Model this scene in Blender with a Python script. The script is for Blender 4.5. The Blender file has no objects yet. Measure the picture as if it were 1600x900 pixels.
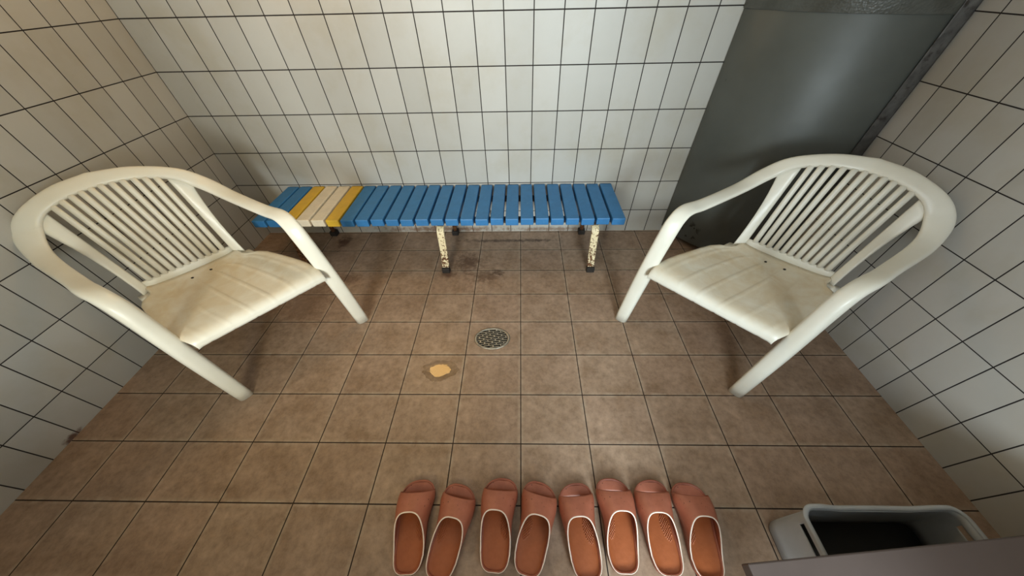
import bpy, math, random
from mathutils import Vector

C = bpy.context.scene.collection
SC = bpy.context.scene
random.seed(4)
PI = math.pi

# ------------------------------------------------------------------ camera
cam_d = bpy.data.cameras.new('camera')
cam = bpy.data.objects.new('camera', cam_d)
C.objects.link(cam)
cam.location = (0.0042, -1.6355, 1.1660)
cam.rotation_euler = (0.7750832, 0.0172072, 0.0120469)
cam_d.sensor_fit = 'HORIZONTAL'
cam_d.sensor_width = 36.0
cam_d.lens = 482.6797 / 1600 * 36.0
cam_d.shift_x = -(804.8449 - 800) / 1600
cam_d.shift_y = (447.1547 - 450) / 1600
cam_d.clip_start = 0.02
SC.camera = cam

# ------------------------------------------------------------------ world, light, exposure
w = bpy.data.worlds.new('sky')
SC.world = w
w.use_nodes = True
bg = w.node_tree.nodes['Background']
bg.inputs[0].default_value = (0.55, 0.75, 1.0, 1)
bg.inputs[1].default_value = 0.5


def area(name, loc, rot, sx, sy, power, col, spread=PI):
    l = bpy.data.lights.new(name, 'AREA')
    l.shape = 'RECTANGLE'
    l.size, l.size_y = sx, sy
    l.energy = power
    l.color = col
    l.spread = spread
    o = bpy.data.objects.new(name, l)
    C.objects.link(o)
    o.location = loc
    o.rotation_euler = rot
    return o


# daylight through the doorway behind the camera, plus added unseen fill lights
area('daylight_doorway', (0.55, -2.90, 0.95), (math.radians(87), 0, 0), 0.50, 0.60, 35, (0.82, 0.96, 1.0))
area('added_cool_fill', (0.50, -2.15, 1.10), (math.radians(84), 0, math.radians(12)), 0.50, 1.30, 9.0, (0.90, 0.98, 1.0))  # added fill just outside the right opening, source unseen
area('added_left_fill', (-0.66, -3.00, 1.00), (math.radians(87), 0, math.radians(-8)), 0.50, 0.60, 42, (0.82, 0.93, 1.0))  # added cool fill behind the left opening, no known window
area('added_warm_fill', (-0.60, -2.60, 1.20), (math.radians(82), 0, 0), 0.60, 1.20, 13, (1.0, 0.80, 0.32))  # added warm fill behind the left opening, no known lamp

SC.view_settings.view_transform = 'Standard'
SC.view_settings.look = 'None'
SC.view_settings.gamma = 1.0
SC.view_settings.use_curve_mapping = False
SC.view_settings.exposure = 0.15

# ------------------------------------------------------------------ helpers


def mesh(name, verts, faces, mat=None, parent=None, smooth=True, loc=None):
    me = bpy.data.meshes.new(name)
    me.from_pydata([tuple(v) for v in verts], [], faces)
    me.update()
    if smooth:
        me.polygons.foreach_set('use_smooth', [True] * len(me.polygons))
    o = bpy.data.objects.new(name, me)
    C.objects.link(o)
    if mat:
        me.materials.append(mat)
    if parent:
        o.parent = parent
    if loc:
        o.location = loc
    return o


def fix_normals(o):
    import bmesh
    bm = bmesh.new()
    bm.from_mesh(o.data)
    bmesh.ops.recalc_face_normals(bm, faces=bm.faces)
    bm.to_mesh(o.data)
    bm.free()
    return o


def empty(name, loc, rz=0.0):
    o = bpy.data.objects.new(name, None)
    C.objects.link(o)
    o.empty_display_size = 0.05
    o.location = loc
    o.rotation_euler = (0, 0, rz)
    return o


def tag(o, label, cat, group=None, kind=None):
    o['label'] = label
    o['category'] = cat
    if group:
        o['group'] = group
    if kind:
        o['kind'] = kind
    return o


def struct(o):
    o['kind'] = 'structure'
    return o


class MB:
    def __init__(self):
        self.v = []
        self.f = []

    def add(self, v, f):
        n = len(self.v)
        self.v += [tuple(p) for p in v]
        self.f += [tuple(i + n for i in q) for q in f]
        return self

    def box(self, x0, x1, y0, y1, z0, z1):
        v = [(x, y, z) for z in (z0, z1) for y in (y0, y1) for x in (x0, x1)]
        return self.add(v, [(0, 2, 3, 1), (4, 5, 7, 6), (0, 1, 5, 4), (2, 6, 7, 3), (0, 4, 6, 2), (1, 3, 7, 5)])

    def rings(self, rings, closed=True, cap0=True, cap1=True):
        n = len(rings[0])
        v = [p for r in rings for p in r]
        f = []
        for i in range(len(rings) - 1):
            for j in range(n if closed else n - 1):
                k = (j + 1) % n
                f.append((i * n + j, i * n + k, (i + 1) * n + k, (i + 1) * n + j))
        if closed and cap0:
            f.append(tuple(range(n - 1, -1, -1)))
        if closed and cap1:
            f.append(tuple(range((len(rings) - 1) * n, len(rings) * n)))
        return self.add(v, f)

    def tube(self, pts, r, n=10, closed=False, sx=1.0, up=(0, 0, 1)):
        pts = [Vector(p) for p in pts]
        m = len(pts)
        rings = []
        for i, p in enumerate(pts):
            a = pts[(i - 1) % m] if (closed or i > 0) else pts[i]
            b = pts[(i + 1) % m] if (closed or i < m - 1) else pts[i]
            d = (b - a).normalized()
            u = Vector(up)
            if abs(d.dot(u)) > .98:
                u = Vector((1, 0, 0))
            s = d.cross(u).normalized()
            t = s.cross(d).normalized()
            rr = r[i] if isinstance(r, (list, tuple)) else r
            rings.append([p + s * math.cos(2 * PI * k / n) * rr * sx + t * math.sin(2 * PI * k / n) * rr for k in range(n)])
        if closed:
            rings.append(rings[0])
        return self.rings(rings, True, not closed, not closed)

    def cyl(self, c, r, h, n=24, ry=None):
        ry = ry or r
        ring = lambda z, s=1: [(c[0] + r * s * math.cos(2 * PI * k / n), c[1] + ry * s * math.sin(2 * PI * k / n), z) for k in range(n)]
        return self.rings([ring(c[2]), ring(c[2] + h)])

    def build(self, name, mat=None, parent=None, smooth=True, bevel=0, seg=2):
        o = mesh(name, self.v, self.f, mat, parent, smooth)
        fix_normals(o)
        if bevel:
            b = o.modifiers.new('bevel', 'BEVEL')
            b.width = bevel
            b.segments = seg
            b.limit_method = 'ANGLE'
            b.angle_limit = math.radians(35)
            b.harden_normals = False
        return o


def lerp(a, b, t):
    return a + (b - a) * t


def interp(tab, x):
    if x <= tab[0][0]:
        return tab[0][1]
    for (a, va), (b, vb) in zip(tab, tab[1:]):
        if x <= b:
            t = (x - a) / (b - a)
            return va + (vb - va) * t
    return tab[-1][1]


def smooth_interp(tab, x):
    if x <= tab[0][0]:
        return tab[0][1]
    if x >= tab[-1][0]:
        return tab[-1][1]
    for i in range(len(tab) - 1):
        if tab[i][0] <= x <= tab[i + 1][0]:
            x0, y0 = tab[i]
            x1, y1 = tab[i + 1]
            h = x1 - x0
            m0 = (y1 - tab[i - 1][1]) / (x1 - tab[i - 1][0]) if i > 0 else (y1 - y0) / h
            m1 = (tab[i + 2][1] - y0) / (tab[i + 2][0] - x0) if i + 2 < len(tab) else (y1 - y0) / h
            t = (x - x0) / h
            return ((2 * t**3 - 3 * t * t + 1) * y0 + (t**3 - 2 * t * t + t) * h * m0 +
                    (-2 * t**3 + 3 * t * t) * y1 + (t**3 - t * t) * h * m1)


def catmull(P, n):
    P = [Vector(p) for p in P]
    P = [2 * P[0] - P[1]] + P + [2 * P[-1] - P[-2]]
    out = []
    for i in range(1, len(P) - 2):
        a, b, c, d = P[i - 1:i + 3]
        for k in range(n):
            t = k / n
            out.append(.5 * ((2 * b) + (-a + c) * t + (2 * a - 5 * b + 4 * c - d) * t * t + (-a + 3 * b - 3 * c + d) * t**3))
    out.append(P[-2])
    return out


# ------------------------------------------------------------------ materials


class NT:
    def __init__(self, name):
        self.m = bpy.data.materials.new(name)
        self.m.use_nodes = True
        self.t = self.m.node_tree
        self.b = self.t.nodes['Principled BSDF']

    def n(self, typ, **kw):
        x = self.t.nodes.new(typ)
        for k, v in kw.items():
            setattr(x, k, v)
        return x

    def l(self, a, b):
        self.t.links.new(a, b)

    def val(self, sock, v):
        if hasattr(v, 'is_output') or hasattr(v, 'links'):
            self.l(v, sock)
        else:
            sock.default_value = v

    def math(self, op, a, b=0.0, c=None):
        x = self.n('ShaderNodeMath', operation=op)
        self.val(x.inputs[0], a)
        self.val(x.inputs[1], b)
        if c is not None:
            self.val(x.inputs[2], c)
        return x.outputs[0]

    def coord(self, kind='Object'):
        return self.n('ShaderNodeTexCoord').outputs[kind]

    def noise(self, vec, scale, detail=4, rough=.55, out='Fac', dist=0.0):
        x = self.n('ShaderNodeTexNoise')
        self.l(vec, x.inputs['Vector'])
        x.inputs['Scale'].default_value = scale
        x.inputs['Detail'].default_value = detail
        x.inputs['Roughness'].default_value = rough
        x.inputs['Distortion'].default_value = dist
        return x.outputs[out]

    def ramp(self, fac, stops, interp='LINEAR'):
        x = self.n('ShaderNodeValToRGB')
        x.color_ramp.interpolation = interp
        e = x.color_ramp.elements
        while len(e) < len(stops):
            e.new(.5)
        for el, (p, c) in zip(e, stops):
            el.position = p
            el.color = c if len(c) == 4 else (*c, 1)
        self.l(fac, x.inputs[0])
        return x.outputs[0]

    def mix(self, fac, a, b, blend='MIX'):
        x = self.n('ShaderNodeMix', data_type='RGBA', blend_type=blend)
        self.val(x.inputs['Factor'], fac)
        for s, v in ((x.inputs[6], a), (x.inputs[7], b)):
            if isinstance(v, tuple):
                s.default_value = v if len(v) == 4 else (*v, 1)
            else:
                self.l(v, s)
        return x.outputs[2]

    def bump(self, h, strength=.3, dist=.01, nrm=None):
        x = self.n('ShaderNodeBump')
        x.inputs['Strength'].default_value = strength
        x.inputs['Distance'].default_value = dist
        self.l(h, x.inputs['Height'])
        if nrm is not None:
            self.l(nrm, x.inputs['Normal'])
        return x.outputs[0]

    def base(self, v):
        s = self.b.inputs['Base Color']
        if isinstance(v, tuple):
            s.default_value = v if len(v) == 4 else (*v, 1)
        else:
            self.l(v, s)

    def rough(self, v):
        self.val(self.b.inputs['Roughness'], v)

    def normal(self, v):
        self.l(v, self.b.inputs['Normal'])

    def spec(self, v):
        self.b.inputs['Specular IOR Level'].default_value = v


def simple(name, col, rough=.5, var=.08, scale=30, bump=.0, metal=0.0, spec=.5):
    m = NT(name)
    co = m.coord()
    f = m.noise(co, scale)
    lo = tuple(c * (1 - var) for c in col)
    hi = tuple(min(1, c * (1 + var)) for c in col)
    m.base(m.ramp(f, [(.3, lo), (.7, hi)]))
    m.rough(rough)
    m.b.inputs['Metallic'].default_value = metal
    m.spec(spec)
    if bump:
        m.normal(m.bump(f, bump, .004))
    return m.m


def tile_mat(name, axis, su, sv, ou, ov, grout_w, c1, c2, grout_c, rough, cloud=None, uneven=.12, stains=(), floor=False):
    """tiles laid in straight rows; axis = the two world axes of the surface"""
    m = NT(name)
    co = m.coord('Object')
    sep = m.n('ShaderNodeSeparateXYZ')
    m.l(co, sep.inputs[0])
    ax = {'x': sep.outputs[0], 'y': sep.outputs[1], 'z': sep.outputs[2]}
    u = m.math('SUBTRACT', ax[axis[0]], ou - 40 * su)
    v = m.math('SUBTRACT', ax[axis[1]], ov - 40 * sv)
    cmb = m.n('ShaderNodeCombineXYZ')
    m.l(u, cmb.inputs[0])
    m.l(v, cmb.inputs[1])
    br = m.n('ShaderNodeTexBrick', offset=0.0, squash=1.0)
    m.l(cmb.outputs[0], br.inputs['Vector'])
    br.inputs['Scale'].default_value = 1.0
    br.inputs['Mortar Size'].default_value = grout_w
    br.inputs['Mortar Smooth'].default_value = .25
    br.inputs['Bias'].default_value = 0.0
    br.inputs['Brick Width'].default_value = su
    br.inputs['Row Height'].default_value = sv
    br.inputs['Color1'].default_value = (*c1, 1)
    br.inputs['Color2'].default_value = (*c2, 1)
    br.inputs['Mortar'].default_value = (*grout_c, 1)
    col = br.outputs['Color']
    fac = br.outputs['Fac']
    n1 = m.noise(co, 9, 6, .65)
    n2 = m.noise(co, 42, 5, .7)
    if cloud:
        cl = m.ramp(n1, [(.32, cloud[0]), (.5, (1, 1, 1)), (.68, cloud[1])])
        col = m.mix(1.0, col, cl, 'MULTIPLY')
        cl2 = m.ramp(n2, [(.3, (.70, .68, .65)), (.52, (1, 1, 1)), (.72, (1.24, 1.22, 1.19))])
        col = m.mix(.9, col, cl2, 'MULTIPLY')
        # paler, scuffed tile edges
        br2 = m.n('ShaderNodeTexBrick', offset=0.0, squash=1.0)
        m.l(cmb.outputs[0], br2.inputs['Vector'])
        for k_, v_ in (('Scale', 1.0), ('Mortar Size', .016), ('Mortar Smooth', 1.0), ('Bias', 0.0), ('Brick Width', su), ('Row Height', sv)):
            br2.inputs[k_].default_value = v_
        edge = m.math('MULTIPLY', br2.outputs['Fac'], m.ramp(m.noise(co, 26, 5, .7), [(.38, (0, 0, 0)), (.62, (.75, .75, .75))]))
        edge = m.math('MULTIPLY', edge, m.math('SUBTRACT', 1.0, fac))
        col = m.mix(edge, col, (.48, .38, .28))
    if not cloud:
        # faint noise mottle, slightly warmer and cooler in patches
        fl = m.ramp(m.noise(co, 3.2, 5, .62), [(.34, (.93, .90, .84)), (.5, (1, 1, 1)), (.68, (1.03, 1.04, 1.05))])
        col = m.mix(1.0, col, fl, 'MULTIPLY')
    for (sx, sy, rx, ry, sc, amt) in stains:
        dx = m.math('DIVIDE', m.math('SUBTRACT', ax[axis[0]], sx), rx)
        dy = m.math('DIVIDE', m.math('SUBTRACT', ax[axis[1]], sy), ry)
        r = m.math('SQRT', m.math('ADD', m.math('MULTIPLY', dx, dx), m.math('MULTIPLY', dy, dy)))
        k = m.math('SUBTRACT', m.math('ADD', 1.0, m.math('MULTIPLY', m.math('SUBTRACT', m.noise(co, 34, 5, .7), .5), 2.4)), r)
        k = m.math('MULTIPLY', m.ramp(k, [(.05, (0, 0, 0)), (.75, (1, 1, 1))]), amt)
        col = m.mix(k, col, sc)
    m.base(col)
    rr = m.math('ADD', m.math('MULTIPLY', n2 if floor else n1, .22 if floor else .0), rough - (.11 if floor else .0))
    m.rough(m.math('ADD', rr, m.math('MULTIPLY', fac, .5)))
    # grout sits lower, glaze is slightly uneven
    h = m.math('SUBTRACT', 1.0, fac)
    nb = m.bump(h, .5, .0015)
    un = m.noise(co, 14 if not floor else 60, 2, .5)
    nb = m.bump(un, uneven, .006 if not floor else .002, nb)
    m.normal(nb)
    return m.m


RUST = (.07, .025, .012)
M = {}
WALL1, WALL2 = (.415, .40, .365), (.475, .46, .425)
GROUT = (.014, .010, .009)
M['tile_back'] = tile_mat('glazed_tile_back', 'xz', .12053, .18175, .0579, .1483, .0024, WALL1, WALL2, GROUT, .42,
                          stains=[(-.5, .02, .5, .03, (.16, .08, .04), .8), (.2, .015, .35, .02, (.16, .08, .04), .7)])
M['tile_left'] = tile_mat('glazed_tile_left', 'yz', .08983, .18175, -.0758, .1483, .0019, WALL1, WALL2, GROUT, .40,
                          stains=[(-1.262, .006, .035, .016, (.10, .04, .025), .9)])
M['tile_right'] = tile_mat('glazed_tile_right', 'yz', .08983, .18175, -.4375, .1483, .0019, WALL1, WALL2, GROUT, .40)
M['floor'] = tile_mat('stoneware_floor_tile', 'xy', .24, .18, 0.0, -.3711, .0021, (.318, .212, .146), (.350, .242, .168), (.026, .013, .008), .37,
                      cloud=((.80, .76, .70), (1.2, 1.22, 1.25)), uneven=.25, floor=True,
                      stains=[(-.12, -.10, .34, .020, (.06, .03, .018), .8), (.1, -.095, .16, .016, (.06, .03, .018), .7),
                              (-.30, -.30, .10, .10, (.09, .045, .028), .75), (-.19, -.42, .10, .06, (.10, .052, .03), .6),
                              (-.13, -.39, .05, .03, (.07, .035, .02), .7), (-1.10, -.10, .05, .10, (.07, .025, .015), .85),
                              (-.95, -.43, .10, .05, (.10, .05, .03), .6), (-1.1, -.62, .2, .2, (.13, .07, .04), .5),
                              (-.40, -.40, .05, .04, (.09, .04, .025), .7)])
M['plaster'] = simple('painted_plaster', (.62, .60, .55), .8, .05, 8)


def plastic_mat(name, seat=False):
    m = NT(name)
    co = m.coord()
    f = m.noise(co, 7, 5, .6)
    col = m.ramp(f, [(.3, (.79, .76, .655)), (.7, (.84, .815, .72))])
    if seat:
        # ground-in grime worn into the seat
        g = m.noise(co, 11, 6, .62, dist=.4)
        sep = m.n('ShaderNodeSeparateXYZ')
        m.l(m.coord('UV'), sep.inputs[0])
        v = sep.outputs[1]
        band = m.ramp(v, [(0.0, (.75,) * 3), (.25, (.85,) * 3), (.68, (.55,) * 3), (.86, (.0,) * 3)])
        k = m.math('MULTIPLY', m.ramp(g, [(.30, (.25,) * 3), (.62, (1,) * 3)]), band)
        col = m.mix(k, col, (.62, .48, .29))
    m.base(col)
    m.rough(m.math('ADD', m.math('MULTIPLY', m.noise(co, 22), .2), .22))
    m.b.inputs['Subsurface Weight'].default_value = 0.0
    m.normal(m.bump(m.noise(co, 240, 2), .08, .001))
    return m.m


M['plastic'] = plastic_mat('aged_white_plastic')
M['seat'] = plastic_mat('grimy_white_plastic', True)
M['hole'] = simple('dark_hole', (.02, .014, .01), .9, .05)


def slat_mat(name, col, wear):
    m = NT(name)
    co = m.coord()
    f = m.noise(co, 26, 6, .7)
    c = m.ramp(f, [(.3, tuple(x * .82 for x in col)), (.7, col)])
    sc = m.ramp(m.noise(co, 60, 6, .75), [(.60, (0, 0, 0)), (.72, (1, 1, 1))])
    c = m.mix(m.math('MULTIPLY', sc, .35), c, wear)
    m.base(c)
    m.rough(.48)
    m.normal(m.bump(m.noise(co, 90, 4), .12, .0015))
    return m.m


M['blue'] = slat_mat('blue_painted_slat', (.034, .185, .43), (.22, .36, .50))
M['yellow'] = slat_mat('yellow_painted_slat', (.70, .43, .035), (.72, .55, .20))
M['cream'] = slat_mat('cream_painted_slat', (.78, .68, .52), (.62, .52, .38))


def rusty(name, paint, lo, hi):
    m = NT(name)
    co = m.coord()
    f = m.noise(co, 85, 5, .7)
    sp = m.n('ShaderNodeSeparateXYZ')
    m.l(co, sp.inputs[0])
    f = m.math('ADD', f, m.math('MULTIPLY', m.math('SUBTRACT', .12, sp.outputs[2]), .55))
    k = m.ramp(f, [(lo, (0, 0, 0)), (hi, (1, 1, 1))])
    r = m.ramp(m.noise(co, 160, 3), [(.35, (.04, .014, .006)), (.65, (.20, .075, .02))])
    m.base(m.mix(k, paint, r))
    m.rough(m.math('ADD', m.math('MULTIPLY', k, .4), .45))
    m.normal(m.bump(k, .4, .001))
    return m.m


M['leg'] = rusty('rust_flecked_cream_paint', (.78, .66, .42), .49, .55)
M['rust'] = rusty('brown_rust', (.30, .15, .06), .38, .52)
M['rail'] = simple('dark_rusty_steel', (.05, .03, .02), .7, .4, 60)
M['rubber'] = simple('black_rubber', (.018, .014, .012), .7, .2, 80)
M['steel'] = simple('worn_stainless_steel', (.42, .39, .33), .38, .25, 80, metal=.85)
M['drain_dark'] = simple('dark_drain_well', (.006, .005, .004), .9, .1)


def panel_mat():
    m = NT('dark_grey_plastic_sheet')
    co = m.coord()
    col = m.ramp(m.noise(co, 5, 4), [(.3, (.072, .077, .068)), (.7, (.092, .099, .090))])
    sp = m.n('ShaderNodeTexVoronoi', feature='F1')
    m.l(co, sp.inputs['Vector'])
    sp.inputs['Scale'].default_value = 9.0
    dots = m.ramp(m.math('ADD', sp.outputs['Distance'], m.math('MULTIPLY', m.noise(co, 50), .08)), [(.075, (1, 1, 1)), (.095, (0, 0, 0))])
    gate = m.ramp(m.noise(co, 4.5, 2), [(.56, (0, 0, 0)), (.60, (1, 1, 1))])
    col = m.mix(m.math('MULTIPLY', dots, gate), col, (.010, .009, .008))
    # black scuffs low down on the left of the sheet
    sp = m.n('ShaderNodeSeparateXYZ')
    m.l(co, sp.inputs[0])
    win = m.math('MULTIPLY', m.ramp(sp.outputs[2], [(.06, (0,) * 3), (.075, (1,) * 3), (.15, (1,) * 3), (.18, (0,) * 3)]),
                 m.ramp(sp.outputs[0], [(.92, (0,) * 3), (.94, (1,) * 3), (.98, (1,) * 3), (.999, (0,) * 3)]))
    scf = m.ramp(m.noise(co, 38, 3, .6), [(.57, (0,) * 3), (.61, (1,) * 3)])
    col = m.mix(m.math('MULTIPLY', win, scf), col, (.008, .007, .006))
    m.base(col)
    m.rough(m.math('ADD', m.math('MULTIPLY', m.noise(co, 18), .16), .36))
    wv = m.noise(co, 420, 1)
    m.normal(m.bump(wv, .10, .001))
    return m.m


M['panel'] = panel_mat()


def band_mat():
    m = NT('dimpled_grey_band')
    co = m.coord()
    v = m.n('ShaderNodeTexVoronoi')
    m.l(co, v.inputs['Vector'])
    v.inputs['Scale'].default_value = 150
    m.base(m.ramp(m.noise(co, 12, 5), [(.3, (.055, .055, .045)), (.7, (.10, .105, .095))]))
    m.rough(.30)
    m.normal(m.bump(v.outputs['Distance'], .35, .002))
    return m.m


M['band'] = band_mat()


def tape_mat():
    m = NT('peeling_grey_tape')
    co = m.coord()
    k = m.ramp(m.noise(co, 20, 5, .7), [(.56, (0, 0, 0)), (.66, (1, 1, 1))])
    c = m.ramp(m.noise(co, 30, 4), [(.3, (.07, .07, .068)), (.7, (.16, .16, .155))])
    m.base(m.mix(m.math('MULTIPLY', k, .85), c, (.02, .012, .01)))
    m.rough(.42)
    m.normal(m.bump(m.noise(co, 40, 4), .4, .003))
    return m.m


M['tape'] = tape_mat()


def slipper_mat(name, a, b, pits=False, rough=.42):
    m = NT(name)
    co = m.coord()
    c = m.ramp(m.noise(co, 28, 5, .6), [(.3, a), (.7, b)])
    if pits:
        v = m.n('ShaderNodeTexVoronoi')
        m.l(co, v.inputs['Vector'])
        v.inputs['Scale'].default_value = 85
        d = m.ramp(v.outputs['Distance'], [(.11, (1, 1, 1)), (.15, (0, 0, 0))])
        g = m.ramp(m.noise(co, 24, 2), [(.46, (0, 0, 0)), (.54, (1, 1, 1))])
        c = m.mix(m.math('MULTIPLY', m.math('MULTIPLY', d, g), .85), c, (.06, .018, .01))
    m.base(c)
    m.rough(rough)
    m.normal(m.bump(m.noise(co, 120, 5, .7), .35, .0016))
    return m.m


M['slip_upper'] = slipper_mat('terracotta_vinyl', (.37, .118, .066), (.48, .163, .098), True, .40)
M['slip_bed'] = slipper_mat('brown_footbed', (.33, .086, .024), (.41, .116, .038), False, .45)
M['slip_sole'] = slipper_mat('terracotta_sole', (.30, .088, .050), (.38, .122, .072), False, .45)
M['slip_edge'] = slipper_mat('worn_pale_edge', (.88, .70, .58), (.95, .82, .72), False, .5)

M['grey_plastic'] = simple('pale_grey_plastic', (.43, .44, .445), .42, .06, 20)
M['shaded_plastic'] = simple('shade_darkened_plastic', (.05, .044, .04), .5, .12, 16)  # near-black colour imitates the shade inside the basket
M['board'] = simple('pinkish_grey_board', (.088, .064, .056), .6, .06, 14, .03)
M['white_board'] = simple('off_white_board', (.56, .50, .47), .55, .05, 14, .03)


def water_mat():
    m = NT('clear_water_film')
    t = m.t
    gl = m.n('ShaderNodeBsdfGlossy')
    gl.inputs['Roughness'].default_value = .035
    tr = m.n('ShaderNodeBsdfTransparent')
    tr.inputs[0].default_value = (.96, .95, .93, 1)
    fr = m.n('ShaderNodeFresnel')
    fr.inputs['IOR'].default_value = 1.5
    co = m.coord()
    nb = m.bump(m.noise(co, 40, 3), .06, .0010)
    m.l(nb, gl.inputs['Normal'])
    mx = m.n('ShaderNodeMixShader')
    gm = m.n('ShaderNodeNewGeometry')
    m.l(m.math('MULTIPLY', fr.outputs[0], m.math('SUBTRACT', 1.0, gm.outputs['Backfacing'])), mx.inputs[0])
    m.l(tr.outputs[0], mx.inputs[1])
    m.l(gl.outputs[0], mx.inputs[2])
    m.l(mx.outputs[0], t.nodes['Material Output'].inputs['Surface'])
    return m.m


M['water'] = water_mat()


def glow_mat():
    m = NT('warm_lamp_glass')
    m.base((.9, .8, .6))
    m.b.inputs['Emission Color'].default_value = (1.0, .56, .15, 1)
    m.b.inputs['Emission Strength'].default_value = 11.5
    return m.m


M['glow'] = glow_mat()

# ------------------------------------------------------------------ room shell
XL, XR, YF, ZC = -1.6305, 1.3833, -1.95, 2.12


def slab(name, x0, x1, y0, y1, z0, z1, mat):
    return struct(MB().box(x0, x1, y0, y1, z0, z1).build(name, mat, smooth=False))


slab('floor', XL - .1, XR + .1, YF - 1.6, .1, -.08, 0, M['floor'])
slab('wall_back', XL - .1, XR + .1, 0, .1, 0, ZC, M['tile_back'])
slab('wall_left', XL - .1, XL, YF - .1, 0, 0, ZC, M['tile_left'])
slab('wall_right', XR, XR + .1, YF - .1, 0, 0, ZC, M['tile_right'])
slab('ceiling', XL - .1, XR + .1, YF - .1, .1, ZC, ZC + .08, M['plaster'])
slab('floor_shade_step', .28, .72, YF - 1.4, YF - .02, 0, .13, M['plaster'])  # unseen step, added to shade the floor near the threshold
fw = MB()  # unseen wall; central pier and openings shaped to block and admit light
fw.box(XL, -.95, YF - .1, YF, 0, ZC).box(-.30, .28, YF - .1, YF, 0, ZC).box(.72, XR, YF - .1, YF, 0, ZC).box(-.95, -.30, YF - .1, YF, 1.95, ZC).box(-.95, -.30, YF - .1, YF, 0, .50).box(.28, .72, YF - .1, YF, 1.95, ZC)
struct(fw.build('wall_front_light_mask', M['plaster'], smooth=False))

# ------------------------------------------------------------------ wall lamp (its own light)
LX, LZ = -.80, 1.57
lamp = empty('wall_lamp', (LX, -.001, LZ))
tag(lamp, 'warm globe lamp on the back wall high above the left end of the blue bench', 'lamp')
pl_ = MB().rings([[(rr * math.cos(2 * PI * k / 32), yy, rr * math.sin(2 * PI * k / 32)) for k in range(32)] for rr, yy in ((.055, 0), (.055, -.010), (.045, -.016), (.02, -.018), (.02, -.034))])
pl_.build('base', M['white_board'], lamp)
gl_ = MB()
rings = []
for i in range(17):
    a = -PI / 2 + PI * (i + .15) / 16.3
    rings.append([(.155 * math.cos(a) * math.cos(2 * PI * k / 36), -.138 + .105 * math.cos(a) * math.sin(2 * PI * k / 36), .105 * math.sin(a)) for k in range(36)])
gl_.rings(rings)
gl_.build('shade', M['glow'], lamp)

# ------------------------------------------------------------------ curved grey panel across the right back corner
A = Vector((.882, -.004, 0))
B = Vector((1.379, -.358, 0))
AB = B - A
NRM = Vector((AB.y, -AB.x, 0)).normalized()
if NRM.y > 0:
    NRM = -NRM
BULGE = .105


def panel_pt(s, z, off=0.0):
    p = A + AB * s + NRM * (BULGE * (1 - (2 * s - 1) ** 2) ** .85)
    e = 1e-3
    q0 = A + AB * max(0, s - e) + NRM * (BULGE * (1 - (2 * max(0, s - e) - 1) ** 2) ** .85)
    q1 = A + AB * min(1, s + e) + NRM * (BULGE * (1 - (2 * min(1, s + e) - 1) ** 2) ** .85)
    t = (q1 - q0).normalized()
    n = Vector((t.y, -t.x, 0))
    if n.dot(NRM) < 0:
        n = -n
    p = p + n * off
    return (p.x, p.y, z)


def panel_strip(s0, s1, z0, z1, o0, o1, ns=40, nz=2):
    mb = MB()
    rings = []
    for i in range(ns + 1):
        s = lerp(s0, s1, i / ns)
        rings.append([panel_pt(s, z0, o0), panel_pt(s, z0, o1), panel_pt(s, z1, o1), panel_pt(s, z1, o0)])
    mb.rings(rings)
    return mb


pn = empty('curved_panel', (0, 0, 0))
tag(pn, 'tall dark grey plastic sheet bowed across the corner behind the right chair', 'panel')
o = panel_strip(0, 1, .042, 1.075, 0, .004).build('sheet', M['panel'], pn, bevel=.001)
o = panel_strip(0, 1, 1.05, ZC - .002, .0045, .0085).build('upper_sheet', M['band'], pn, bevel=.001)
o['label'] = 'dimpled lighter grey upper sheet'
o = panel_strip(.935, .9985, .30, ZC - .01, .0090, .0105, 8).build('edge_tape', M['tape'], pn)
o['label'] = 'peeling pale grey tape with dark stains'

# ------------------------------------------------------------------ slatted bench
bench = empty('slatted_bench', (-.41, -.19, 0))
tag(bench, 'long low bench of blue, yellow and cream slats along the tiled back wall', 'bench')
BX, BY = -.41, -.19
PITCH = 1.848 / 25
cols = ['blue', 'blue', 'yellow', 'cream', 'cream', 'yellow'] + ['blue'] * 19
for i, c in enumerate(cols):
    x0 = -1.335 + i * PITCH + .0055
    x1 = x0 + PITCH - .0110
    jy = random.uniform(-.003, .003)
    mb = MB().box(x0 - BX, x1 - BX, -.357 - BY + jy, -.008 - BY, .287, .325 + random.uniform(-.001, .001))
    s = mb.build('slat', M[c], bench, smooth=False, bevel=.004)
    s['label'] = c + ' slat'
for yy in (-.075, -.285):
    MB().box(-1.345 - BX, .522 - BX, yy - .014 - BY, yy + .014 - BY, .262, .2865).build('frame_rail', M['rail'], bench, smooth=False, bevel=.003)
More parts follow.
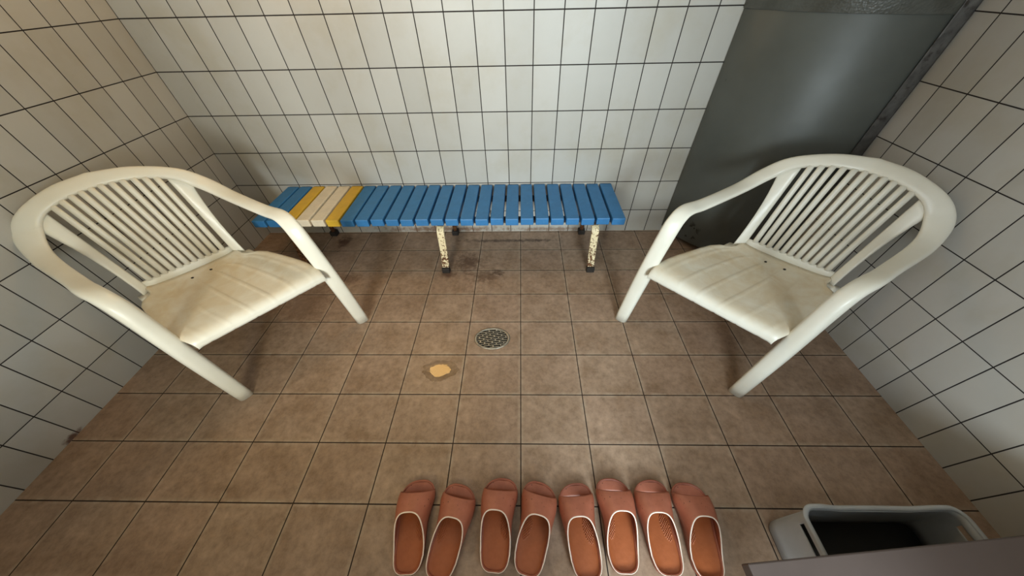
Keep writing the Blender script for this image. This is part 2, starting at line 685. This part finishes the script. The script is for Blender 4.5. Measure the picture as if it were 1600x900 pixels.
for xx in (-1.19, -.412, .381):
    MB().box(xx - .016 - BX, xx + .016 - BX, -.31 - BY, -.03 - BY, .250, .262).build('cross_bar', M['rail'], bench, smooth=False, bevel=.002)
    prof = catmull([(0, -.300, .252), (0, -.326, .232), (0, -.337, .17), (0, -.352, .085), (0, -.379, .012)], 6)
    rings = []
    for p in prof:
        i = prof.index(p)
        d = (prof[min(i + 1, len(prof) - 1)] - prof[max(i - 1, 0)]).normalized()
        n = Vector((0, d.z, -d.y)) * .007
        x = xx - BX
        q = Vector((x, p.y - BY, p.z))
        hw = .0185
        rings.append([q + Vector((-hw, 0, 0)) + n, q + Vector((hw, 0, 0)) + n, q + Vector((hw, 0, 0)) - n, q + Vector((-hw, 0, 0)) - n])
    lg = MB().rings(rings).build('front_leg', M['rust'] if xx < -1 else M['leg'], bench, bevel=.002)
    lg.data.polygons.foreach_set('use_smooth', [False] * len(lg.data.polygons))
    lg['label'] = 'curved front leg, mostly rust' if xx < -1 else 'curved cream front leg flecked with rust'
    f = MB().box(xx - .021 - BX, xx + .021 - BX, -.392 - BY, -.366 - BY, 0, .032).build('rubber_foot', M['rubber'], lg, smooth=False, bevel=.003)
    rl = MB().tube([(xx - BX, -.045 - BY, .255), (xx - BX, -.030 - BY, .12), (xx - BX, -.024 - BY, .002)], .012, 10).build('rear_leg', M['rust'], bench)
    MB().box(xx - .02 - BX, xx + .02 - BX, -.044 - BY, -.006 - BY, 0, .03).build('rubber_foot', M['rubber'], rl, smooth=False, bevel=.003)

# ------------------------------------------------------------------ moulded plastic armchairs
SX, SY, SZ = 1.2, .9, .905          # proportions of the moulding
RO = [(0, -.345, .771), (.105, -.326, .760), (.211, -.305, .717), (.269, -.286, .650), (.292, -.189, .595), (.286, -.007, .594),
      (.287, .092, .598), (.279, .148, .572), (.277, .175, .500), (.2795, .212, .27), (.276, .250, 0)]
RI = [(0, -.307, .729), (.085, -.293, .724), (.165, -.285, .692), (.208, -.262, .647), (.236, -.195, .597), (.240, .003, .575),
      (.236, .082, .584), (.232, .122, .566), (.228, .150, .505), (.227, .200, .27), (.228, .246, 0)]
DOME = [.013, .013, .013, .013, .012, .012, .012, .014, .018, .018, .016]
THK = [.014, .014, .015, .016, .018, .018, .018, .018, .020, .018, .015]


def make_chair(px, py, ang, label):
    c, s = math.cos(ang), math.sin(ang)

    def W(p):
        x, y, z = p
        return Vector(((c * x - s * y) * SX, (s * x + c * y) * SY, z * SZ))

    root = empty('plastic_armchair', (px, py, 0))
    tag(root, label, 'chair', 'white plastic armchairs in the washroom')
    N = 6
    Oc, Ic = catmull(RO, N), catmull(RI, N)
    dm = [interp([(i * N, v) for i, v in enumerate(DOME)], k) for k in range(len(Oc))]
    tk = [interp([(i * N, v) for i, v in enumerate(THK)], k) for k in range(len(Oc))]

    def section(k, sgn):
        o_, i_ = Vector(Oc[k]), Vector(Ic[k])
        a, b = max(0, k - 1), min(len(Oc) - 1, k + 1)
        d = ((Oc[b] + Ic[b]) - (Oc[a] + Ic[a])).normalized()
        wv = o_ - i_
        if k == 0:
            d = Vector((1, 0, 0))
        n = d.cross(wv) if False else wv.cross(d)
        n.normalize()
        if k < 3 * N and n.z < 0:
            n = -n
        m = (o_ + i_) / 2
        out = []
        NN = 22
        for q in range(NN):
            t = 2 * PI * q / NN
            cu, sv = math.cos(t), math.sin(t)
            uu = math.copysign(abs(cu) ** .75, cu)
            vv = math.copysign(abs(sv) ** .75, sv)
            p = m + wv * .5 * uu + n * (dm[k] * vv if vv > 0 else tk[k] * vv)
            if sgn < 0:
                p = Vector((-p.x, p.y, p.z))
            out.append(W(p))
        return out

    # one continuous sweep from foot to foot, cut into parts that share their edge normals
    K1, K2, K3 = int(3.4 * N), 7 * N + 3, len(Oc) - 1
    order = [(k, -1) for k in range(K3, 0, -1)] + [(k, 1) for k in range(0, K3 + 1)]
    rings = [section(k, sg) for k, sg in order]
    whole = MB().rings(rings).build('sweep', M['plastic'], root)
    nq = len(rings[0])
    vn = [v.normal.copy() for v in whole.data.vertices]
    me_ = whole.data
    bpy.data.objects.remove(whole)
    bpy.data.meshes.remove(me_)
    mid = K3                      # index of the ring at the middle of the top rail
    for nm, i0, i1, c0, c1 in (('front_leg', 0, K3 - K2, True, False), ('armrest', K3 - K2, K3 - K1, False, False), ('top_rail', K3 - K1, K3 + K1, False, False),
                               ('armrest', K3 + K1, K3 + K2, False, False), ('front_leg', K3 + K2, 2 * K3, False, True)):
        po = MB().rings(rings[i0:i1 + 1], True, c0, c1).build(nm, M['plastic'], root)
        po.data.normals_split_custom_set_from_vertices([vn[i0 * nq + q] for q in range(len(po.data.vertices))])
    for sg in (-1, 1):
        # rear leg
        pts = [(.176, -.168, .336), (.186, -.168, .20), (.200, -.163, 0)]
        rings = []
        for (x, y, z) in pts:
            r_ = .020 if z else .021
            rings.append([W((sg * (x + dx * r_), y + dy * r_, z)) for dx, dy in
                          ((-1, -.8), (-.8, -1), (.8, -1), (1, -.8), (1, .8), (.8, 1), (.2, 1), (0, .2), (-.8, 0), (-1, -.2))])
        MB().rings(rings).build('rear_leg', M['plastic'], root)

    # backrest surround: two side posts and the bottom bar
    def post(sg):
        top_o, top_i = Vector((.214, -.283, .662)), Vector((.160, -.296, .700))
        bot_o, bot_i = Vector((.179, -.186, .346)), Vector((.149, -.209, .368))
        low_o, low_i = Vector((.179, -.181, .330)), Vector((.149, -.204, .335))
        rings = []
        for (o_, i_, th) in [(top_o, top_i, .012)] + [
                (top_o.lerp(bot_o, t) + Vector((-.012 * math.sin(PI * t) ** .8 * (1 - t * .3), 0, 0)), top_i.lerp(bot_i, t), .012) for t in (.08, .16, .28, .42, .58, .75, .9)] + [(bot_o, bot_i, .012), (low_o, low_i, .012)]:
            n = Vector((0, .93, .33))
            m = (o_ + i_) / 2
            wv = (o_ - i_) / 2
            r_ = []
            for q in range(14):
                t = 2 * PI * q / 14
                cu, sv = math.cos(t), math.sin(t)
                p = m + wv * math.copysign(abs(cu) ** .6, cu) + n * th * .6 * math.copysign(abs(sv) ** .6, sv)
                r_.append(W((sg * p.x, p.y, p.z)))
            rings.append(r_)
        return MB().rings(rings)
    back = empty('backrest', (0, 0, 0))
    bar = MB()
    rings = []
    for k in range(13):
        x = lerp(-.152, .152, k / 12)
        yb = -.212
        rings.append([W((x, yb + dy, z)) for dy, z in ((.007, .333), (.009, .345), (.007, .368), (.001, .374), (-.006, .370), (-.004, .333))])
    bar.rings(rings)
    for sg in (-1, 1):
        q = post(sg)
        bar.add(q.v, q.f)
    bpy.data.objects.remove(back)
    back = bar.build('backrest', M['plastic'], root)
    NS = 11
    for k in range(NS):
        t = (k + 1) / (NS + 1) * 2 - 1
        xt, xb = t * .163, t * .150
        # height of the inner rim at xt
        tab = sorted((abs(p.x), p.y, p.z) for p in Ic[:2 * N + 1])
        yt = interp([(a, b) for a, b, _ in tab], abs(xt)) - .001
        zt = interp([(a, z) for a, _, z in tab], abs(xt)) + .006
        top, bot = Vector((xt, yt, zt)), Vector((xb, -.2115, .366))
        pts, rr = [], []
        for j in range(9):
            u = j / 8
            p = bot.lerp(top, u)
            p.y += .004 * math.sin(PI * u)
            pts.append(p)
        rings = []
        for p in pts:
            rings.append([W((p.x + .0096 * math.cos(a), p.y + .0075 * math.sin(a), p.z + .003 * math.sin(a))) for a in [2 * PI * q / 10 for q in range(10)]])
        MB().rings(rings).build('back_slat', M['plastic'], back)

    # seat
    prof = [(-.206, .350), (-.185, .348), (-.160, .348), (-.138, .349), (-.120, .350), (-.085, .352), (-.04, .356), (.02, .361), (.08, .366), (.13, .369),
            (.17, .370), (.192, .3685), (.208, .365), (.220, .3585), (.228, .350), (.232, .340), (.2335, .330), (.234, .322)]
    hwt = [(-.206, .160), (-.146, .160), (-.137, .172), (-.118, .202), (-.098, .214), (-.05, .220), (0, .227), (.06, .233), (.13, .2345), (.185, .231), (.215, .226), (.234, .219)]
    nu = 72
    verts, faces, uvs = [], [], []
    for (y, z) in prof:
        hw = interp(hwt, y)
        fl = 1 - max(0, min(1, (y - .15) / .07))
        row = []
        us = [-1 + 2 * i / nu for i in range(nu + 1)]
        row.append((-hw - .001, y, z - .024 * fl - .006))
        for u in us:
            dish = -.010 * (1 - u * u) * fl
            rib = 0
            for rpos in (-.82, -.49, -.165, .165, .49, .82):
                rib += .0024 * math.exp(-((u - rpos) / .016) ** 2)
            if y < -.10:
                rib *= max(0, 1 - (-.10 - y) / .05)
            edge = -.004 * max(0, abs(u) - .95) / .05
            lift = .006 * max(0, (abs(u) - .7) / .3) ** 2 * fl * (1 if y < -.02 else .5)
            row.append((u * hw, y, z + dish + rib + edge + lift))
        row.append((hw + .001, y, z - .024 * fl - .006))
        verts += row
    nc = nu + 3
    for i in range(len(prof) - 1):
        for j in range(nc - 1):
            faces.append((i * nc + j, i * nc + j + 1, (i + 1) * nc + j + 1, (i + 1) * nc + j))
    seat = mesh('seat', [W(v) for v in verts], faces, M['seat'], root)
    uvl = seat.data.uv_layers.new(name='map')
    for lp in seat.data.loops:
        i, j = divmod(lp.vertex_index, nc)
        uvl.data[lp.index].uv = (j / (nc - 1), i / (len(prof) - 1))
    so = seat.modifiers.new('thick', 'SOLIDIFY')
    so.thickness = .0045
    so.offset = -1
    for hx, hy in ((-.032, -.150), (.034, -.148)):
        zz = .3405
        mb = MB()
        rg = lambda z: [W((hx + .0045 * math.cos(2 * PI * q / 12), hy + .0038 * math.sin(2 * PI * q / 12), z)) for q in range(12)]
        mb.rings([rg(zz - .006), rg(zz + .0018)])
        mb.build('drain_hole', M['hole'], seat)
    return root


make_chair(-1.174, -.789, math.radians(-123.538), 'white plastic armchair left of the bench, its back against the left wall')
make_chair(.894, -.764, math.radians(126.893), 'white plastic armchair in front of the dark grey panel, by the right wall')

# ------------------------------------------------------------------ floor drain
dr = empty('floor_drain', (-.1295, -.8255, 0))
tag(dr, 'round metal floor drain with slotted grate in the middle of the floor', 'drain')
RX, RY = .081, .0585


def ell(k, z, n=48):
    return [(RX * k * math.cos(2 * PI * q / n), RY * k * math.sin(2 * PI * q / n), z) for q in range(n)]


MB().rings([ell(1.0, .0003), ell(1.0, .0025), ell(.96, .0042), ell(.88, .0042), ell(.86, .0025), ell(.86, .0003)], True, False, False).build('rim', M['steel'], dr)
MB().rings([ell(.855, .0003), ell(.855, .0010)]).build('well', M['drain_dark'], dr)
g = MB()
ca, sa = math.cos(.20), math.sin(.20)


def gbar(u0, u1, v0, v1):
    """bar of the grate in unit-circle coordinates, turned a little"""
    pts = [(u0, v0), (u1, v0), (u1, v1), (u0, v1)]
    lo, hi = [], []
    for (u, v) in pts:
        x, y = (u * ca - v * sa) * RX, (u * sa + v * ca) * RY
        lo.append((x, y, .0010))
        hi.append((x, y, .0034))
    g.rings([lo, hi])


rows = 9
hh = .80 / (rows / 2)
for r in range(rows + 1):
    v = -.80 + 1.60 * r / rows
    hwid = math.sqrt(max(0, .84 ** 2 - v * v))
    if hwid > .1:
        gbar(-hwid, hwid, v - .026, v + .026)
    if r < rows:
        v0, v1 = v + .026, v + 1.60 / rows - .026
        vm = (v0 + v1) / 2
        hw2 = math.sqrt(max(0, .82 ** 2 - vm * vm))
        k = -.9 + (.21 if r % 2 else 0)
        while k < .9:
            if abs(k) < hw2:
                gbar(k - .032, k + .032, v0, v1)
            k += .42
g.build('grate', M['steel'], dr, smooth=False)

# ------------------------------------------------------------------ puddle
rng = random.Random(7)
pv = []
n = 72
lob = [(rng.uniform(.3, 1), rng.uniform(0, 6.28), k) for k in range(2, 20)]
for q in range(n):
    a = 2 * PI * q / n
    r = 1 + sum(.11 * w_ / k ** .6 * math.sin(k * a + ph) for w_, ph, k in lob)
    pv.append((.072 * r * math.cos(a), .050 * r * math.sin(a)))
tilt = 0.0
pr = []
for (k, z) in ((1.0, .0002), (.96, .0009), (.55, .0011)):
    pr.append([(x * k, y * k, z + (y * k + .075) * tilt) for x, y in pv])
pud = MB().rings([[(x, y, .0001) for x, y in pv]] + pr).build('puddle', M['water'])
pud.location = (-.338, -.985, 0)
tag(pud, 'small puddle shining with yellow lamplight on the floor left of the drain', 'puddle')

# ------------------------------------------------------------------ slippers
OUT = [(-.113, -.010, .010), (-.110, -.022, .022), (-.102, -.033, .032), (-.085, -.0405, .039), (-.050, -.0445, .041), (0, -.0495, .040), (.035, -.0555, .0455),
       (.065, -.0565, .052), (.085, -.051, .050), (.098, -.041, .044), (.106, -.029, .035), (.1115, -.014, .022), (.113, -.004, .010)]


def outl(y, side):
    return smooth_interp([(a, (b, c_)[side]) for a, b, c_ in OUT], y)


RIM = [(-.113, .026), (-.05, .025), (0, .022), (.06, .019), (.113, .026)]
HT = [(-.08, .048), (0, .054), (.03, .051), (.06, .041), (.085, .027), (.1, .018)]


def slipper_meshes(mir):
    """meshes of one shoe: sole, footbed, upper, edge_trim (mir = -1 for a right shoe)"""
    ys = [-.113 + .226 * (1 - math.cos(PI * i / 40)) / 2 for i in range(41)]
    loop = [(outl(y, 1), y) for y in ys] + [(outl(y, 0), y) for y in reversed(ys)]

    def ring(inset, zf):
        cx = [0, 0]
        out = []
        m_ = len(loop)
        for i in range(m_):
            x, y = loop[i]
            a, b = loop[i - 1], loop[(i + 1) % m_]
            tx, ty = b[0] - a[0], b[1] - a[1]
            L = math.hypot(tx, ty) or 1
            nx, ny = -ty / L, tx / L
            X, Y = x + nx * inset, y + ny * inset
            out.append((mir * X, Y, zf(y)))
        return out
    rim = lambda y: smooth_interp(RIM, y)
    sole = MB().rings([ring(.006, lambda y: 0.0), ring(.002, lambda y: .003), ring(.0015, lambda y: .010), ring(.0, lambda y: rim(y) - .002),
                       ring(.0015, lambda y: rim(y)), ring(.0045, lambda y: rim(y) - .0005), ring(.0065, lambda y: rim(y) - .006), ring(.0085, lambda y: rim(y) - .0145)], True, True, False)
    so = sole.build('sole', M['slip_sole'])
    # footbed
    nv, nu_ = 190, 72
    V, F = [], []
    for i in range(nv + 1):
        y = -.107 + .213 * i / nv
        xl, xr_ = outl(y, 0), outl(y, 1)
        ins = .0055
        # round the ends
        xl, xr_ = xl + ins, xr_ - ins
        if xr_ < xl:
            xl = xr_ = (xl + xr_) / 2
        for j in range(nu_ + 1):
            u = j / nu_
            x = lerp(xl, xr_, u)
            uu = 2 * u - 1
            tf = max(0, min(1, (y - .070) / .014))
            z = rim(y) - lerp(.0105, .0035, tf * tf * (3 - 2 * tf)) + .005 * abs(uu) ** 5 * (1 - tf)
            # arch cushion with massage nubs on the inner side
            ex, ey = (x - .019) / .0125, (y + .006 + (x - .019) * .6) / .032
            rr = ex * ex + ey * ey
            if rr < 1:
                z += .0022 * (1 - rr) + .0042 * max(0, math.sin(x * 2 * PI / .0062) * math.sin(y * 2 * PI / .0072))
            V.append((mir * x, y, z))
    w_ = nu_ + 1
    for i in range(nv):
        for j in range(nu_):
            F.append((i * w_ + j, i * w_ + j + 1, (i + 1) * w_ + j + 1, (i + 1) * w_ + j))
    fb = mesh('footbed', V, F, M['slip_bed'])
    fb.data.materials.append(M['slip_upper'])
    for p_ in fb.data.polygons:
        p_.material_index = 1 if p_.center.y > .072 else 0
    fix_normals(fb)
    # upper
    na, ny_ = 40, 16

    def yo(a):
        return -.072 + .093 * max(0, math.sin(a)) ** .62

    def up(a, y):
        xl, xr_ = outl(y, 0) + .0005, outl(y, 1) - .0005
        c_, h_ = (xl + xr_) / 2, (xr_ - xl) / 2
        ca_ = -math.cos(a)
        sa_ = max(0, math.sin(a))
        x = c_ + h_ * math.copysign(abs(ca_) ** .72, ca_) - .004 * sa_
        return (mir * x, y, rim(y) - .001 + smooth_interp(HT, y) * sa_ ** .80)
    V, F = [], []
    for i in range(na + 1):
        a = PI * i / na
        y0, y1 = yo(a), .083 - .011 * math.sin(a) ** 1.5
        for j in range(ny_ + 1):
            V.append(up(a, lerp(y0, y1, j / ny_)))
    w_ = ny_ + 1
    for i in range(na):
        for j in range(ny_):
            F.append((i * w_ + j, i * w_ + j + 1, (i + 1) * w_ + j + 1, (i + 1) * w_ + j))
    upo = mesh('upper', V, F, M['slip_upper'])
    fix_normals(upo)
    sm = upo.modifiers.new('thick', 'SOLIDIFY')
    sm.thickness = .003
    sm.offset = 0
    # pale worn edge round the opening and the heel
    pts = [up(PI * i / 48, yo(PI * i / 48)) for i in range(49)]
    heel_r = [(mir * (outl(y, 1) - .0012), y, rim(y)) for y in ys[::-1] if -.112 < y < -.074]
    heel_l = [(mir * (outl(y, 0) + .0012), y, rim(y)) for y in ys if -.112 < y < -.074]
    pts = pts + heel_r + heel_l
    nh = len(heel_r) + len(heel_l)
    rad = [.0019] * 49 + [lerp(.0017, .0009, min(1, min(i_, nh - 1 - i_) / 5)) for i_ in range(nh)]
    tr = MB().tube(pts, rad, 8, closed=True).build('edge_trim', M['slip_edge'])
    tr['label'] = 'pale worn edge'
    return [so, fb, upo, tr]


protos = {1: slipper_meshes(1), -1: slipper_meshes(-1)}
used = {1: False, -1: False}
SL = [(-.318, -1.501, 2.8, 1, 'leftmost terracotta slipper of the row at the front edge of the floor'),
      (-.208, -1.511, -10.6, -1, 'terracotta slipper second from the left, its toe turned out to the right'),
      (-.067, -1.494, -3.8, 1, 'terracotta slipper third from the left in the row'),
      (.039, -1.502, -13.0, -1, 'terracotta slipper fourth from the left in the row, tilted to the right'),
      (.177, -1.506, 3.9, 1, 'terracotta slipper fourth from the right in the row'),
      (.285, -1.492, -1.0, -1, 'terracotta slipper third from the right, set slightly forward of its mate'),
      (.406, -1.495, -.8, 1, 'terracotta slipper second from the right in the row'),
      (.515, -1.502, -3.5, -1, 'rightmost terracotta slipper of the row, nearest the grey basket')]
for (x, y, a, mir, lab) in SL:
    r = empty('slipper', (x, y, 0), math.radians(a))
    tag(r, lab, 'slipper', 'terracotta bathroom slippers in a row')
    for p in protos[mir]:
        if used[mir]:
            q = p.copy()
            C.objects.link(q)
        else:
            q = p
        q.parent = r
    used[mir] = True

# ------------------------------------------------------------------ grey basket under the white bench
bx, by = .934, -1.613
bk = empty('plastic_basket', (bx, by, 0))
tag(bk, 'pale grey plastic basket with slotted ends on the floor at the right front corner', 'basket')


HB = .172


def topz(x, y):
    t = min(1, max(0, (abs(x) - .085) / .070))
    return .148 + (HB - .148) * t * t * (3 - 2 * t)


LEV = [.006, .04, .08, .11, .130, .1335, .151, .1545, 1]     # last level is the rim
per = []
hx, hy, cr = .200, .138, .030
for (cx, cy, a0) in ((hx - cr, hy - cr, 0), (-hx + cr, hy - cr, PI / 2), (-hx + cr, -hy + cr, PI), (hx - cr, -hy + cr, 1.5 * PI)):
    for k in range(7):
        a = a0 + PI / 2 * k / 6
        per.append((cx + cr * math.cos(a), cy + cr * math.sin(a)))
pl2 = []
for i in range(len(per)):
    a, b_ = Vector(per[i]), Vector(per[(i + 1) % len(per)])
    kk = max(1, int((b_ - a).length / .012))
    for j in range(kk):
        pl2.append(a.lerp(b_, j / kk))
V, F = [], []
npz = len(pl2)
for lv in LEV:
    for p in pl2:
        zt = topz(p.x, p.y)
        z = zt if lv == 1 else min(lv, zt - .002 * (LEV[::-1].index(lv)))
        sc_ = 1.03 - .03 * z / HB
        V.append((p.x * sc_, p.y * (.965 + .035 * z / HB), z))
for l_ in range(len(LEV) - 1):
    for j in range(npz):
        k = (j + 1) % npz
        ym, xm = (pl2[j].y + pl2[k].y) / 2, (pl2[j].x + pl2[k].x) / 2
        if abs(xm) > hx - .004 and .0 < ym < .105 and l_ == 5:
            continue                                              # the hand slots in the two ends
        F.append((l_ * npz + j, l_ * npz + k, (l_ + 1) * npz + k, (l_ + 1) * npz + j))
bw = mesh('body', V, F, M['grey_plastic'], bk)
fix_normals(bw)
so = bw.modifiers.new('thick', 'SOLIDIFY')
so.thickness = .0035
so.offset = -1
top = []
for p in pl2:
    z = topz(p.x, p.y)
    d_ = Vector((p.x, p.y)).normalized()
    top.append((p.x + d_.x * .004, p.y + d_.y * .004, z + .001))
MB().tube(top, .0038, 8, closed=True, sx=1.6).build('rim', M['grey_plastic'], bk)
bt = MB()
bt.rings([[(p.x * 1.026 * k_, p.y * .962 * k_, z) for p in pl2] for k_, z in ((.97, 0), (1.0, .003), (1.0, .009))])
bo = bt.build('bottom', M['shaded_plastic'], bk)  # interior shade is put into the colour of the bottom
bo['label'] = 'basket bottom with the inner shade painted dark'

# ------------------------------------------------------------------ low white bench above the basket
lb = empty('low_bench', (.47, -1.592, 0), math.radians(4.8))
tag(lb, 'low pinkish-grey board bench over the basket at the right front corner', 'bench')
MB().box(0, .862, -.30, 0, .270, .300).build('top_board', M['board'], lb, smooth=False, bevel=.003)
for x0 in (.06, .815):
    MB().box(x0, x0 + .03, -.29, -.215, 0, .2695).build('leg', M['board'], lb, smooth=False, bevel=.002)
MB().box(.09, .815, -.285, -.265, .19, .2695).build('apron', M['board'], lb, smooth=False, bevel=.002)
